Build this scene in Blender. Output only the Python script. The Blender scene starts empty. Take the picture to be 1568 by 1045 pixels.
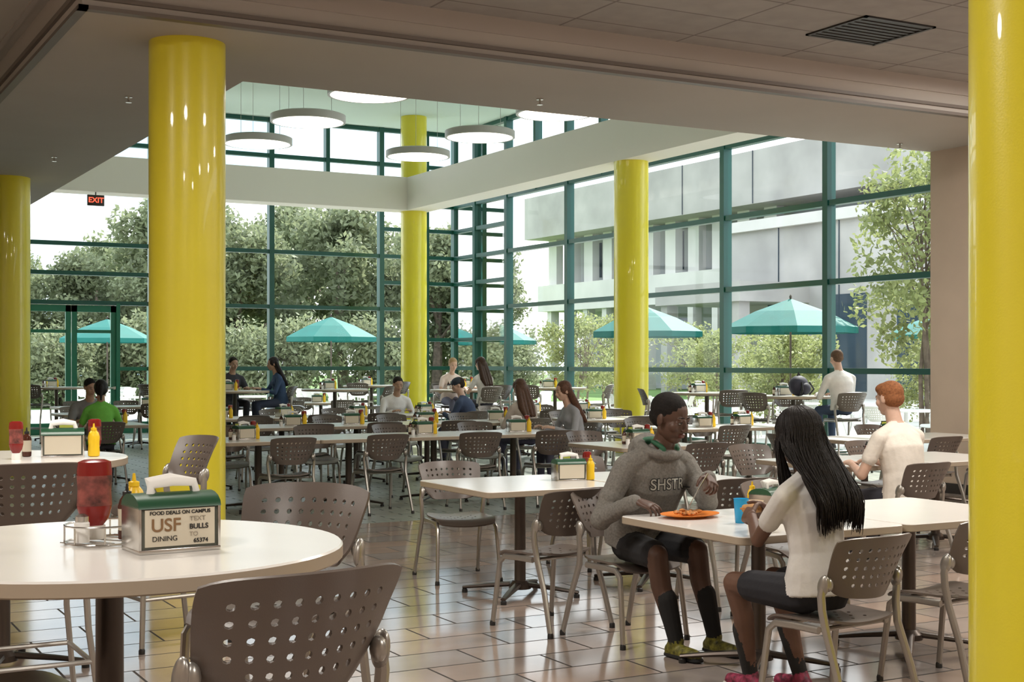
import bpy, bmesh, math, random
from math import sin, cos, pi, radians
from mathutils import Vector, Matrix
from mathutils.bvhtree import BVHTree
random.seed(7)
scene = bpy.context.scene
COL = scene.collection
def V(*a): return Vector(a)

# ---------------------------------------------------------------- materials
def mat(name, col, rough=.5, metal=0., spec=.5, var=0., vscale=8., bump=0., bscale=60., emit=None, estr=0., coat=0., stretch=None):
    m = bpy.data.materials.new(name); m.use_nodes = True
    nt = m.node_tree; b = nt.nodes['Principled BSDF']
    b.inputs['Base Color'].default_value = (*col, 1)
    b.inputs['Roughness'].default_value = rough
    b.inputs['Metallic'].default_value = metal
    b.inputs['Specular IOR Level'].default_value = spec
    b.inputs['Coat Weight'].default_value = coat
    tc = nt.nodes.new('ShaderNodeTexCoord')
    src = tc.outputs['Object']
    if stretch:
        mp = nt.nodes.new('ShaderNodeMapping'); mp.inputs['Scale'].default_value = stretch
        nt.links.new(src, mp.inputs[0]); src = mp.outputs[0]
    if var > 0:
        n = nt.nodes.new('ShaderNodeTexNoise'); n.inputs['Scale'].default_value = vscale; n.inputs['Detail'].default_value = 4
        nt.links.new(src, n.inputs['Vector'])
        r = nt.nodes.new('ShaderNodeValToRGB')
        r.color_ramp.elements[0].position = .3; r.color_ramp.elements[1].position = .7
        r.color_ramp.elements[0].color = (*[c*(1-var) for c in col], 1)
        r.color_ramp.elements[1].color = (*[min(1, c*(1+var)) for c in col], 1)
        nt.links.new(n.outputs['Fac'], r.inputs[0]); nt.links.new(r.outputs[0], b.inputs['Base Color'])
    if bump > 0:
        n2 = nt.nodes.new('ShaderNodeTexNoise'); n2.inputs['Scale'].default_value = bscale; n2.inputs['Detail'].default_value = 3
        nt.links.new(src, n2.inputs['Vector'])
        bp = nt.nodes.new('ShaderNodeBump'); bp.inputs['Strength'].default_value = bump; bp.inputs['Distance'].default_value = .01
        nt.links.new(n2.outputs['Fac'], bp.inputs['Height']); nt.links.new(bp.outputs[0], b.inputs['Normal'])
    if emit:
        b.inputs['Emission Color'].default_value = (*emit, 1); b.inputs['Emission Strength'].default_value = estr
    return m

def brick_mat(name, c1, c2, mortar, w, h, msize, rough, offset=.5, var=.3, vscale=1.5, bump=.2, rough_m=.8, loc=(0, 0, 0)):
    m = bpy.data.materials.new(name); m.use_nodes = True
    nt = m.node_tree; b = nt.nodes['Principled BSDF']
    tc = nt.nodes.new('ShaderNodeTexCoord'); mp = nt.nodes.new('ShaderNodeMapping')
    mp.inputs['Location'].default_value = loc
    nt.links.new(tc.outputs['Object'], mp.inputs[0])
    br = nt.nodes.new('ShaderNodeTexBrick'); br.offset = offset; br.squash = 1
    br.inputs['Color1'].default_value = (*c1, 1); br.inputs['Color2'].default_value = (*c2, 1); br.inputs['Mortar'].default_value = (*mortar, 1)
    br.inputs['Scale'].default_value = 1; br.inputs['Mortar Size'].default_value = msize; br.inputs['Brick Width'].default_value = w; br.inputs['Row Height'].default_value = h
    br.inputs['Mortar Smooth'].default_value = .1; br.inputs['Bias'].default_value = 0
    nt.links.new(mp.outputs[0], br.inputs['Vector'])
    n = nt.nodes.new('ShaderNodeTexNoise'); n.inputs['Scale'].default_value = vscale; n.inputs['Detail'].default_value = 6
    nt.links.new(mp.outputs[0], n.inputs['Vector'])
    r = nt.nodes.new('ShaderNodeMapRange'); r.inputs['From Min'].default_value = .3; r.inputs['From Max'].default_value = .7
    r.inputs['To Min'].default_value = 1-var; r.inputs['To Max'].default_value = 1+var*.6
    nt.links.new(n.outputs['Fac'], r.inputs['Value'])
    mx = nt.nodes.new('ShaderNodeVectorMath'); mx.operation = 'SCALE'
    nt.links.new(br.outputs['Color'], mx.inputs[0]); nt.links.new(r.outputs[0], mx.inputs['Scale'])
    nt.links.new(mx.outputs[0], b.inputs['Base Color'])
    rr = nt.nodes.new('ShaderNodeMapRange'); rr.inputs['To Min'].default_value = rough; rr.inputs['To Max'].default_value = rough_m
    nt.links.new(br.outputs['Fac'], rr.inputs['Value']); nt.links.new(rr.outputs[0], b.inputs['Roughness'])
    bp = nt.nodes.new('ShaderNodeBump'); bp.inputs['Strength'].default_value = bump; bp.inputs['Distance'].default_value = .004; bp.invert = True
    nt.links.new(br.outputs['Fac'], bp.inputs['Height']); nt.links.new(bp.outputs[0], b.inputs['Normal'])
    return m

M_floor = brick_mat('floor_tile', (.40, .30, .24), (.33, .29, .265), (.05, .042, .038), .66, .33, .007, .13, .5, .3, .9, .25)
M_floor2 = brick_mat('floor_green_gray', (.32, .36, .30), (.40, .41, .35), (.13, .14, .12), .5, .12, .01, .32, .5, .2, 3., .1)
M_ceil = mat('ceiling_paint', (.47, .425, .38), .85, var=.05, vscale=.6)
M_fascia = mat('fascia_paint', (.45, .40, .36), .8)
M_tile = brick_mat('ceiling_tile', (.35, .325, .305), (.385, .36, .335), (.22, .20, .185), 1.22, .61, .012, .9, 0, .08, 5, .3, .9, (.1, .0, 0))
M_upceil = mat('atrium_ceiling', (.66, .78, .71), .8)
M_white = mat('beam_white', (.84, .79, .72), .6)
M_tan = mat('wall_tan', (.60, .48, .38), .8, var=.05, vscale=2)
M_green = mat('mullion_green', (.004, .075, .06), .35)
M_dgreen = mat('door_green', (.01, .15, .09), .4)
M_yellow = mat('column_yellow', (.80, .69, .035), .3, coat=.4, var=.04, vscale=.7, bump=.06, bscale=120)
M_lam = mat('laminate_white', (.82, .80, .765), .2, var=.02, vscale=3)
M_edge = mat('laminate_edge', (.40, .33, .25), .4)
M_bronze = mat('bronze_metal', (.085, .068, .058), .35, .7)
M_plas = mat('chair_plastic', (.125, .10, .085), .33, bump=.05, bscale=300)
M_frame = mat('chair_frame', (.40, .38, .35), .32, .75)
M_steel = mat('steel', (.6, .58, .55), .25, 1.)
M_dark = mat('dark_trim', (.03, .025, .022), .5)
M_disp = mat('dispenser_green', (.015, .075, .035), .35)
M_dispb = mat('dispenser_body', (.09, .095, .075), .4)
M_card = mat('card_cream', (.62, .56, .44), .6)
M_red = mat('ketchup_red', (.22, .012, .01), .25)
M_mus = mat('mustard_yellow', (.85, .55, .02), .3)
M_paper = mat('paper_white', (.85, .84, .81), .8)
M_blk = mat('black_cap', (.015, .015, .015), .4)
M_brown = mat('sauce_brown', (.07, .02, .012), .15)
M_lime = mat('sign_lime', (.45, .5, .08), .5)
M_conc = mat('concrete', (.40, .38, .36), .9, var=.2, vscale=.35, bump=.3, bscale=4)
M_concl = mat('concrete_light', (.60, .58, .55), .9, var=.1, vscale=.4)
M_wdark = mat('building_glass', (.04, .06, .08), .1, var=.3, vscale=.3)
M_pave = mat('paving', (.68, .66, .62), .8, var=.12, vscale=.5)
M_grass = mat('grass', (.12, .22, .05), .95, var=.4, vscale=.6)
M_umb = mat('umbrella_teal', (.0, .14, .12), .7, var=.08, vscale=3)
M_bark = mat('bark', (.17, .13, .10), .95, var=.4, vscale=6, bump=.6, bscale=14)
def leaf_mat(name, col, var):
    m = mat(name, col, .6, var=var, vscale=1.3); nt = m.node_tree; b = nt.nodes['Principled BSDF']; o = nt.nodes['Material Output']
    t = nt.nodes.new('ShaderNodeBsdfTranslucent'); t.inputs[0].default_value = (*[c*1.3 for c in col], 1)
    mx = nt.nodes.new('ShaderNodeMixShader'); mx.inputs[0].default_value = .4
    nt.links.new(b.outputs[0], mx.inputs[1]); nt.links.new(t.outputs[0], mx.inputs[2]); nt.links.new(mx.outputs[0], o.inputs[0]); return m
M_leaf = leaf_mat('leaf', (.23, .26, .15), .5)
M_leaf2 = leaf_mat('leaf_light', (.26, .29, .12), .5)
M_lightface = mat('lamp_diffuser', (.9, .88, .8), .5, emit=(1, .93, .78), estr=1.6)
M_rim = mat('lamp_rim', (.5, .49, .47), .4)
M_pwhite = mat('patio_white', (.8, .8, .78), .4)
M_exit = mat('exit_red', (.6, .05, .03), .5, emit=(1, .1, .05), estr=1.0)
M_orange = mat('tray_orange', (.75, .22, .03), .4)
M_food = mat('food', (.5, .2, .05), .6, var=.6, vscale=60, bump=.8, bscale=80)
M_blue = mat('cup_blue', (.01, .32, .62), .25)

def glass_mat():
    m = bpy.data.materials.new('window_glass'); m.use_nodes = True
    nt = m.node_tree; nt.nodes.clear()
    o = nt.nodes.new('ShaderNodeOutputMaterial'); mx = nt.nodes.new('ShaderNodeMixShader')
    t = nt.nodes.new('ShaderNodeBsdfTransparent'); t.inputs[0].default_value = (.96, .985, .98, 1)
    g = nt.nodes.new('ShaderNodeBsdfGlossy'); g.inputs['Roughness'].default_value = .02
    lw = nt.nodes.new('ShaderNodeLayerWeight'); lw.inputs[0].default_value = .12
    nt.links.new(lw.outputs['Fresnel'], mx.inputs[0]); nt.links.new(t.outputs[0], mx.inputs[1]); nt.links.new(g.outputs[0], mx.inputs[2])
    nt.links.new(mx.outputs[0], o.inputs[0]); return m
M_glass = glass_mat()

# ---------------------------------------------------------------- mesh helpers
def loft(bm, rings, m=0, n=12, cap=True, smooth=True):
    loops = []
    for c, xv, yv in rings:
        loops.append([bm.verts.new(c + xv*cos(2*pi*i/n) + yv*sin(2*pi*i/n)) for i in range(n)])
    for a, b in zip(loops[:-1], loops[1:]):
        for i in range(n):
            f = bm.faces.new((a[i], a[(i+1) % n], b[(i+1) % n], b[i])); f.material_index = m; f.smooth = smooth
    if cap:
        f = bm.faces.new(loops[0][::-1]); f.material_index = m; f.smooth = smooth
        f = bm.faces.new(loops[-1]); f.material_index = m; f.smooth = smooth
    return loops

def basis(d):
    d = d.normalized(); up = V(0, 0, 1) if abs(d.z) < .93 else V(0, 1, 0)
    x = up.cross(d).normalized(); return x, d.cross(x), d

def tube(bm, pts, r, m=0, n=8, flat=1.):
    pts = [Vector(p) for p in pts]
    rs = r if isinstance(r, (list, tuple)) else [r]*len(pts)
    x = None; rings = []
    for i, p in enumerate(pts):
        t = (pts[min(i+1, len(pts)-1)]-pts[max(i-1, 0)]).normalized()
        if x is None: x, y, _ = basis(t)
        else:
            x = (x - t*x.dot(t)).normalized(); y = t.cross(x)
        rings.append((p, x*rs[i], y*rs[i]*flat))
    return loft(bm, rings, m, n)

def capsule(bm, A, B, ra, rb, m=0, n=12, flat=1.):
    A = Vector(A); B = Vector(B); x, y, d = basis(B-A)
    rings = []
    for a in (-80, -55, -28, 0):
        rings.append((A + d*ra*sin(radians(a)), x*ra*cos(radians(a)), y*ra*flat*cos(radians(a))))
    L = (B-A).length
    for k in (.33, .66):
        r = ra+(rb-ra)*k; rings.append((A+d*L*k, x*r, y*r*flat))
    for a in (0, 28, 55, 80):
        rings.append((B + d*rb*sin(radians(a)), x*rb*cos(radians(a)), y*rb*flat*cos(radians(a))))
    loft(bm, rings, m, n)

def ell(bm, c, r, m=0, rot=None, u=14, v=10):
    M = Matrix.Translation(Vector(c)) @ (rot.to_4x4() if rot else Matrix.Identity(4)) @ Matrix.Diagonal((*r, 1))
    res = bmesh.ops.create_uvsphere(bm, u_segments=u, v_segments=v, radius=1, matrix=M)
    for vv in res['verts']:
        for f in vv.link_faces: f.material_index = m; f.smooth = True

def box(bm, lo, hi, m=0, bevel=0., rz=0., seg=2):
    lo = Vector(lo); hi = Vector(hi); c = (lo+hi)/2; s = hi-lo
    M = Matrix.Translation(c) @ Matrix.Rotation(rz, 4, 'Z') @ Matrix.Diagonal((*s, 1))
    res = bmesh.ops.create_cube(bm, size=1, matrix=M)
    fs = set()
    for vv in res['verts']:
        for f in vv.link_faces: f.material_index = m; fs.add(f)
    if bevel > 0:
        es = set(e for f in fs for e in f.edges)
        r = bmesh.ops.bevel(bm, geom=list(es), offset=bevel, segments=seg, affect='EDGES', profile=.5)
        for f in r['faces']: f.material_index = m; f.smooth = True

def lathe(bm, prof, m=0, n=20, c=(0, 0, 0), sx=1., sy=1.):
    c = Vector(c)
    loft(bm, [(c+V(0, 0, z), V(r*sx, 0, 0), V(0, r*sy, 0)) for r, z in prof], m, n)

def to_mesh(bm, name, mats, angle=35):
    bmesh.ops.recalc_face_normals(bm, faces=bm.faces[:])
    me = bpy.data.meshes.new(name); bm.to_mesh(me); bm.free()
    for m in mats: me.materials.append(m)
    if angle:
        try: me.set_sharp_from_angle(angle=radians(angle))
        except Exception: pass
    return me

def obj(name, me, loc=(0, 0, 0), rz=0., parent=None):
    o = bpy.data.objects.new(name, me); COL.objects.link(o)
    o.location = loc; o.rotation_euler = (0, 0, rz)
    if parent: o.parent = parent
    return o

def boxobj(name, lo, hi, m, bevel=0):
    bm = bmesh.new()
    box(bm, Vector(lo), Vector(hi), 0, bevel); return obj(name, to_mesh(bm, name, [m]))

# ---------------------------------------------------------------- room shell
XL, XR, YB, YF = -4., 15.2, 30.5, -4.
boxobj('floor', (XL-.2, YF-.2, -.2), (XR+.1, 12.2, 0), M_floor)
boxobj('floor_atrium', (XL-.2, 12.2, -.2), (XR+.1, YB+.1, 0), M_floor2)
boxobj('ceiling', (XL-.2, YF-.2, 4.44), (12.6, 10.1, 4.6), M_tile)
boxobj('ceiling_side', (XL-.2, 10.1, 4.44), (2.1, YB+.1, 4.6), M_ceil)
bm = bmesh.new()
box(bm, (2.03, 10.05, 4.1), (XR, 12.0, 4.7), 0)
box(bm, (2.03, 12.0, 4.1), (3.84, YB, 4.7), 0)
obj('ceiling_soffit', to_mesh(bm, 's', [M_ceil]))
boxobj('ceiling_atrium', (3.7, 11.8, 7.25), (XR+.2, YB+.2, 7.45), M_upceil)
bm = bmesh.new()
box(bm, (3.64, 11.8, 4.7), (XR, 12.0, 7.25)); box(bm, (3.64, 12.0, 4.7), (3.84, YB, 7.25))
obj('wall_clerestory', to_mesh(bm, 's', [M_white]))
bm = bmesh.new()
box(bm, (2.0, 10.02, 4.085), (12.4, 10.10, 4.115), 0); box(bm, (2.0, 10.02, 4.16), (12.4, 10.05, 4.19), 0)
box(bm, (2.0, 10.02, 4.085), (2.07, 28, 4.115), 0); box(bm, (2.0, 10.02, 4.20), (2.03, 28, 4.24), 0)
obj('trim_1', to_mesh(bm, 't', [mat('trim_bronze', (.16, .13, .11), .5)]))
bm = bmesh.new()
box(bm, (2.0, 10.03, 4.3), (12.4, 10.05, 4.44)); box(bm, (1.9, 10.2, 4.42), (1.95, 28, 4.44))
obj('trim_2', to_mesh(bm, 't', [M_fascia]))
boxobj('wall_right', (12.4, YF, 0), (XR, 12.0, 4.1), M_tan)
boxobj('wall_left', (XL-.2, YF, 0), (XL, YB, 4.44), M_tan)
boxobj('wall_rear', (XL-.2, YF-.2, 0), (12.6, YF, 4.44), M_tan)
boxobj('wall_back', (XL-.2, YB, 0), (2.1, YB+.2, 7.3), M_tan)
boxobj('baseboard_right', (12.38, YF, 0), (12.4, 12.0, .12), M_dark)
boxobj('ceiling_beam', (3.84, 28.5, 5.05), (13.0, 29.1, 5.8), M_white)
boxobj('ceiling_beam', (13.0, 12.0, 5.05), (13.6, 29.1, 5.8), M_white)
def column(x, y, z1, r=.3):
    bm = bmesh.new(); n = 48
    lathe(bm, [(r+.012, 0), (r+.012, .1), (r, .11), (r, z1)], 0, n)
    return obj('yellow_column', to_mesh(bm, 'c', [M_yellow], 30), (x, y, 0))
column(3, 10.8, 4.1); column(3, 19.8, 4.1); column(13.3, 28.8, 7.25); column(13.3, 19.8, 7.25); column(3.92, 3.2, 4.44)
column(3.1, 28.8, 4.1)

# ---------------------------------------------------------------- windows
def bay(idx, a, b, axis, zs, z0=0., half=False, last=False, ztop=7.25):
    bm = bmesh.new(); w = .06; dp = .09
    def bx(u0, u1, za, zb, d0=-dp, d1=dp, m=0):
        if axis == 'x': box(bm, (u0, YB+d0, za), (u1, YB+d1, zb), m)
        else: box(bm, (XR+d0, u0, za), (XR+d1, u1, zb), m)
    bx(a-w, a+w, z0, ztop)
    if last: bx(b-w, b+w, z0, ztop)
    for z in zs: bx(a, b, z-.045, z+.045, -.07, .07)
    if half: bx((a+b)/2-.05, (a+b)/2+.05, 5.42, ztop)
    g = [V(a, YB, z0), V(b, YB, z0), V(b, YB, ztop), V(a, YB, ztop)] if axis == 'x' else [V(XR, a, z0), V(XR, b, z0), V(XR, b, ztop), V(XR, a, ztop)]
    f = bm.faces.new([bm.verts.new(p) for p in g]); f.material_index = 1
    obj('window_%d' % idx, to_mesh(bm, 'w', [M_green, M_glass]))
Z = [.12, 1.42, 2.86, 4.14, 5.42, 6.37, 7.2]
ZX = Z+[.75, 2.12, 3.5, 4.8]
bay(1, 2.1, 4.9, 'x', Z, half=True)
bay(2, 4.9, 7.66, 'x', [2.86, 3.5, 4.14, 5.42, 6.37, 7.2], z0=2.86, half=True)
bay(3, 7.66, 10.43, 'x', Z, half=True); bay(4, 10.43, 13.2, 'x', Z, half=True)
bay(5, 13.2, 14.4, 'x', ZX); bay(6, 14.4, 15.2, 'x', ZX, last=True)
ys = [12.06, 14.5, 16.9, 19.6, 22.3, 25.0, 27.7, 29.3, 30.5]
for i in range(len(ys)-1):
    bay(7+i, ys[i], ys[i+1], 'y', ZX if i >= 6 else Z, half=(3 < i < 6))
def door(idx, a, b, bar=True):
    bm = bmesh.new(); t = .035
    def bx(u0, u1, z0, z1, d=t): box(bm, (u0, YB-d, z0), (u1, YB+d, z1), 0)
    bx(a, a+.11, 0, 2.8); bx(b-.11, b, 0, 2.8); bx(a, b, 0, .25); bx(a, b, 2.66, 2.8); bx(a+.1, b-.1, 2.2, 2.27)
    if bar:
        tube(bm, [(a+.05, YB-.1, 1.0), (b-.05, YB-.1, 1.0)], .025, 1, 8)
        box(bm, (a+.02, YB-.1, .97), (a+.08, YB-.03, 1.03), 1); box(bm, (b-.08, YB-.1, .97), (b-.02, YB-.03, 1.03), 1)
    f = bm.faces.new([bm.verts.new(p) for p in (V(a, YB, .1), V(b, YB, .1), V(b, YB, 2.7), V(a, YB, 2.7))]); f.material_index = 2
    obj('door_%d' % idx, to_mesh(bm, 'd', [M_dgreen, M_steel, M_glass]))
door(1, 4.98, 5.92); door(2, 5.94, 6.88)
bm = bmesh.new()
for u in (4.9, 6.92, 7.62): box(bm, (u-.04, YB-.08, 0), (u+.04, YB+.08, 2.86), 0)
box(bm, (6.92, YB-.05, 0), (7.62, YB+.05, .25)); box(bm, (6.92, YB-.05, 1.38), (7.62, YB+.05, 1.46))
f = bm.faces.new([bm.verts.new(p) for p in (V(6.92, YB, .1), V(7.62, YB, .1), V(7.62, YB, 2.8), V(6.92, YB, 2.8))]); f.material_index = 1
obj('window_20', to_mesh(bm, 'w', [M_dgreen, M_glass]))

bm = bmesh.new(); box(bm, (-.17, -.03, -.11), (.17, .03, .11), 0, .008); tube(bm, [(0, 0, .1), (0, 0, .17)], .012, 0)
e = obj('exit_sign', to_mesh(bm, 'e', [M_dark]), (6.05, 28.6, 4.88))
def textmesh(body, size, m, depth=.0005, bold=0.):
    cu = bpy.data.curves.new('t', 'FONT'); cu.body = body; cu.size = size; cu.extrude = depth; cu.offset = bold
    cu.align_x = 'CENTER'; cu.align_y = 'CENTER'
    o = bpy.data.objects.new('t', cu); COL.objects.link(o)
    bpy.context.view_layer.update()
    me = bpy.data.meshes.new_from_object(o.evaluated_get(bpy.context.evaluated_depsgraph_get()))
    bpy.data.objects.remove(o); me.materials.clear(); me.materials.append(m); return me
t = obj('lettering', textmesh('EXIT', .15, M_exit, .002, .003), (0, -.034, 0), 0, e); t.rotation_euler = (pi/2, 0, 0)
bm = bmesh.new()
x0, x1, y0, y1 = 8.05, 8.85, 8.5, 9.25
for a in ((x0, y0, x1, y0+.03), (x0, y1-.03, x1, y1), (x0, y0, x0+.03, y1), (x1-.03, y0, x1, y1)):
    box(bm, (a[0], a[1], 4.425), (a[2], a[3], 4.44), 0)
for i in range(9): box(bm, (x0+.03, y0+.04+i*.08, 4.43), (x1-.03, y0+.07+i*.08, 4.439), 1)
box(bm, (x0, y0, 4.437), (x1, y1, 4.4395), 1)
obj('ceiling_vent', to_mesh(bm, 'v', [M_dark, M_dark]))
bm = bmesh.new(); lathe(bm, [(.035, 0), (.035, -.01), (.01, -.012), (.01, -.05), (.03, -.055), (.03, -.06)], 0, 12)
sp = to_mesh(bm, 'sp', [M_steel])
for x, y in ((6.6, 11.4), (11.6, 11.7), (3.2, 17.5), (3.1, 13.2)): obj('ceiling_sprinkler', sp, (x, y, 4.1))
bm = bmesh.new()
lathe(bm, [(.56, 0), (.6, 0), (.6, .11), (.55, .13), (.02, .14)], 0, 48)
lathe(bm, [(.565, .004), (.565, .012)], 1, 48)
for k in range(3): tube(bm, [(.4*cos(k*2.09), .4*sin(k*2.09), .12), (.4*cos(k*2.09), .4*sin(k*2.09), 1.85)], .004, 0, 5)
lathe(bm, [(.03, 1.8), (.03, 1.85)], 0, 10)
disc = to_mesh(bm, 'disc', [M_rim, M_lightface])
for p in disc.polygons:
    if p.center.z < .02 and (p.center.x**2+p.center.y**2) < .3: p.material_index = 1
for x in (7.7, 10.8):
    for y in (18.2, 20.7, 23.2): obj('pendant_lamp', disc, (x, y, 5.4))
bm = bmesh.new(); lathe(bm, [(.46, 0), (.5, 0), (.5, -.02), (.46, -.03)], 0, 32); lathe(bm, [(.46, -.012), (.46, -.008)], 1, 32)
dl = to_mesh(bm, 'dl', [M_rim, mat('fill_light_face', (.9, .85, .7), .5, emit=(1, .88, .7), estr=2.5)])  # glowing face of the ceiling fixtures added for fill
def arealight(p, size=.9, col=(1, .94, .86)):
    L = bpy.data.lights.new('fill_lamp', 'AREA'); L.shape = 'DISK'; L.size = size; L.energy = p; L.color = col
    return L
for x, y in ((-1.5, 1), (3, -1), (6.5, 1.5), (1.2, 5.8), (6.3, 6.2), (10.3, 4.5), (-2, 8), (10.6, 8.3)):  # out-of-view round fixtures, added as warm fill for the foreground
    o = obj('fill_ceiling_light', dl, (x, y, 4.44))
    lo = bpy.data.objects.new('interior_fill', arealight(72)); COL.objects.link(lo); lo.parent = o; lo.location = (0, 0, -.05)

# ---------------------------------------------------------------- chair
def chair_mesh(zs, mats, bar=False):
    bm = bmesh.new()
    def panel(nu, nv, fn, holes, thick, hr=.34):
        cache = {}
        def P(u, v):
            k = (round(u*1000), round(v*1000))
            if k not in cache: cache[k] = bm.verts.new(fn(u, v))
            return cache[k]
        fs = []
        for i in range(nu):
            for j in range(nv):
                u0 = -1+2*i/nu; u1 = -1+2*(i+1)/nu; v0 = j/nv; v1 = (j+1)/nv; um = (u0+u1)/2; vm = (v0+v1)/2
                if holes(i, j):
                    o = [(u1, vm), (u1, v1), (um, v1), (u0, v1), (u0, vm), (u0, v0), (um, v0), (u1, v0)]
                    ov = [P(*q) for q in o]
                    iv = [bm.verts.new(fn(um+(u1-u0)*hr*cos(k*pi/4), vm+(v1-v0)*hr*1.1*sin(k*pi/4))) for k in range(8)]
                    for k in range(8): fs.append(bm.faces.new((ov[k], ov[(k+1) % 8], iv[(k+1) % 8], iv[k])))
                else:
                    ov = [P(u0, v0), P(um, v0), P(u1, v0), P(u1, vm), P(u1, v1), P(um, v1), P(u0, v1), P(u0, vm)]
                    fs.append(bm.faces.new(ov))
        for f in fs: f.smooth = True; f.material_index = 0
        bmesh.ops.recalc_face_normals(bm, faces=fs)
        bmesh.ops.solidify(bm, geom=fs, thickness=thick)
    def bk(u, v):
        vv = 2*v-1
        if vv > 0: w = (.198+.042*v)*(1-.035*vv**6)
        else: w = (.198+.042*v)*(1-.13*abs(vv)**4)
        x = w*u
        z = zs+.115+.25*v + .012*(1-u*u)*(2*v-1) - (.012 if vv > 0 else .03)*abs(u)**8*vv + .004*u*u*max(0, vv)
        y = -.225-.20*(v*.25)-.045*v*v+.085*u*u
        return V(x, y, z)
    panel(11, 7, bk, lambda i, j: 1 <= i <= 9 and 1 <= j <= 5 and not (j == 1 and i in (1, 9)), .008, .21)
    def st(u, v):
        vv = 2*v-1
        w = (.205+.02*v)*(1-.12*abs(vv)**5)
        x = w*u; y = -.2+.42*v-.02*abs(u)**6*vv
        z = zs-.012+.018*u*u-.035*max(0, v-.75)**2*16+.02*max(0, .2-v)*5*.5
        return V(x, y, z)
    panel(11, 9, st, lambda i, j: 2 <= i <= 8 and 2 <= j <= 5 and (i+j) % 2 == 0, .01, .2)
    for s in (-1, 1):
        sp = .02 if not bar else .05
        fx = s*(.215+sp)
        tube(bm, [(fx, .215, .012), (s*.222, .185, zs*.6), (s*.217, .17, zs-.07), (s*.214, .13, zs-.035), (s*.214, .02, zs-.03), (s*.216, -.12, zs-.03)], [.0125, .0135, .014, .014, .014, .014], 1, 8, 1.25)
        tube(bm, [(s*(.225+sp), -.30, .012), (s*.232, -.235, zs*.55), (s*.226, -.17, zs-.03), (s*.234, -.155, zs+.06), (s*.24, -.155, zs+.12), (s*.232, -.16, zs+.19)], [.0125, .014, .015, .015, .015, .012], 1, 8, 1.3)
        for px, py in ((fx, .215), (s*(.225+sp), -.30)):
            lathe(bm, [(.017, 0), (.017, .02), (.013, .03)], 2, 10, (px, py, 0))
        ell(bm, (s*.232, -.16, zs+.165), (.016, .03, .048), 1, Matrix.Rotation(radians(18), 3, 'X'))
        ell(bm, (s*.218, -.175, zs+.17), (.02, .022, .03), 1)
    tube(bm, [(-.214, .1, zs-.035), (.214, .1, zs-.035)], .011, 1)
    tube(bm, [(-.214, -.1, zs-.035), (.214, -.1, zs-.035)], .011, 1)
    if bar:
        z = .28
        for a, b in (((-.235, .2), (.235, .2)), ((-.24, -.26), (.24, -.26)), ((-.235, .2), (-.24, -.26)), ((.235, .2), (.24, -.26))):
            tube(bm, [(a[0], a[1], z), (b[0], b[1], z)], .011, 1)
    return to_mesh(bm, 'chair', mats, 40)
ME_CH = chair_mesh(.45, [M_plas, M_frame, M_blk])
ME_BC = chair_mesh(.76, [M_plas, M_frame, M_blk], True)
M_pl2 = mat('patio_chair_white', (.75, .74, .7), .4)
ME_PC = chair_mesh(.45, [M_pl2, M_pwhite, M_pwhite])
def chair(x, y, deg=0, bar=False): return obj('bar_chair' if bar else 'dining_chair', ME_BC if bar else ME_CH, (x, y, 0), radians(deg))

# ---------------------------------------------------------------- tables
def base(bm, h, L=.36):
    lathe(bm, [(.05, .05), (.038, .09), (.036, h-.06), (.05, h-.04)], 2, 16)
    lathe(bm, [(.075, .045), (.075, .075), (.05, .10)], 2, 16)
    for k in range(4):
        a = pi/4+k*pi/2; d = V(cos(a), sin(a), 0)
        tube(bm, [d*.03+V(0, 0, .075), d*L*.6+V(0, 0, .055), d*L+V(0, 0, .035)], [.032, .026, .018], 2, 8, .6)
        lathe(bm, [(.02, 0), (.02, .02), (.01, .03)], 3, 10, tuple(d*L*.97))
    box(bm, (-.28, -.04, h-.06), (.28, .04, h-.04), 2); box(bm, (-.04, -.28, h-.06), (.04, .28, h-.04), 2)
def square_table(s=.51, h=.75):
    bm = bmesh.new(); base(bm, h, .40); r = .04
    def loop(i, z):
        pts = []
        for k, (cx, cy) in enumerate(((1, 1), (-1, 1), (-1, -1), (1, -1))):
            for a in (0, 30, 60, 90):
                t = radians(a+90*k); pts.append(V(cx*(s-r)+(r-i)*cos(t), cy*(s-r)+(r-i)*sin(t), z))
        return [bm.verts.new(p) for p in pts]
    L = [loop(.004, h-.04), loop(0, h-.036), loop(0, h-.004), loop(.004, h)]
    for a, b, m in zip(L[:-1], L[1:], (1, 1, 0)):
        n = len(a)
        for i in range(n):
            f = bm.faces.new((a[i], a[(i+1) % n], b[(i+1) % n], b[i])); f.material_index = m
    f = bm.faces.new(L[0][::-1]); f.material_index = 1; f = bm.faces.new(L[-1]); f.material_index = 0
    return to_mesh(bm, 'table', [M_lam, M_edge, M_bronze, M_blk])
def round_table(r=.61, h=1.07):
    bm = bmesh.new(); base(bm, h, .42)
    lathe(bm, [(r-.004, h-.04), (r, h-.036), (r, h-.005)], 1, 72); lathe(bm, [(r, h-.005), (r-.005, h)], 0, 72)
    return to_mesh(bm, 'table', [M_lam, M_edge, M_bronze, M_blk])
ME_SQ = square_table(); ME_RD = round_table()
def stable(x, y): return obj('square_dining_table', ME_SQ, (x, y, 0))
def btable(x, y): return obj('round_bar_table', ME_RD, (x, y, 0), .4)

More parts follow.
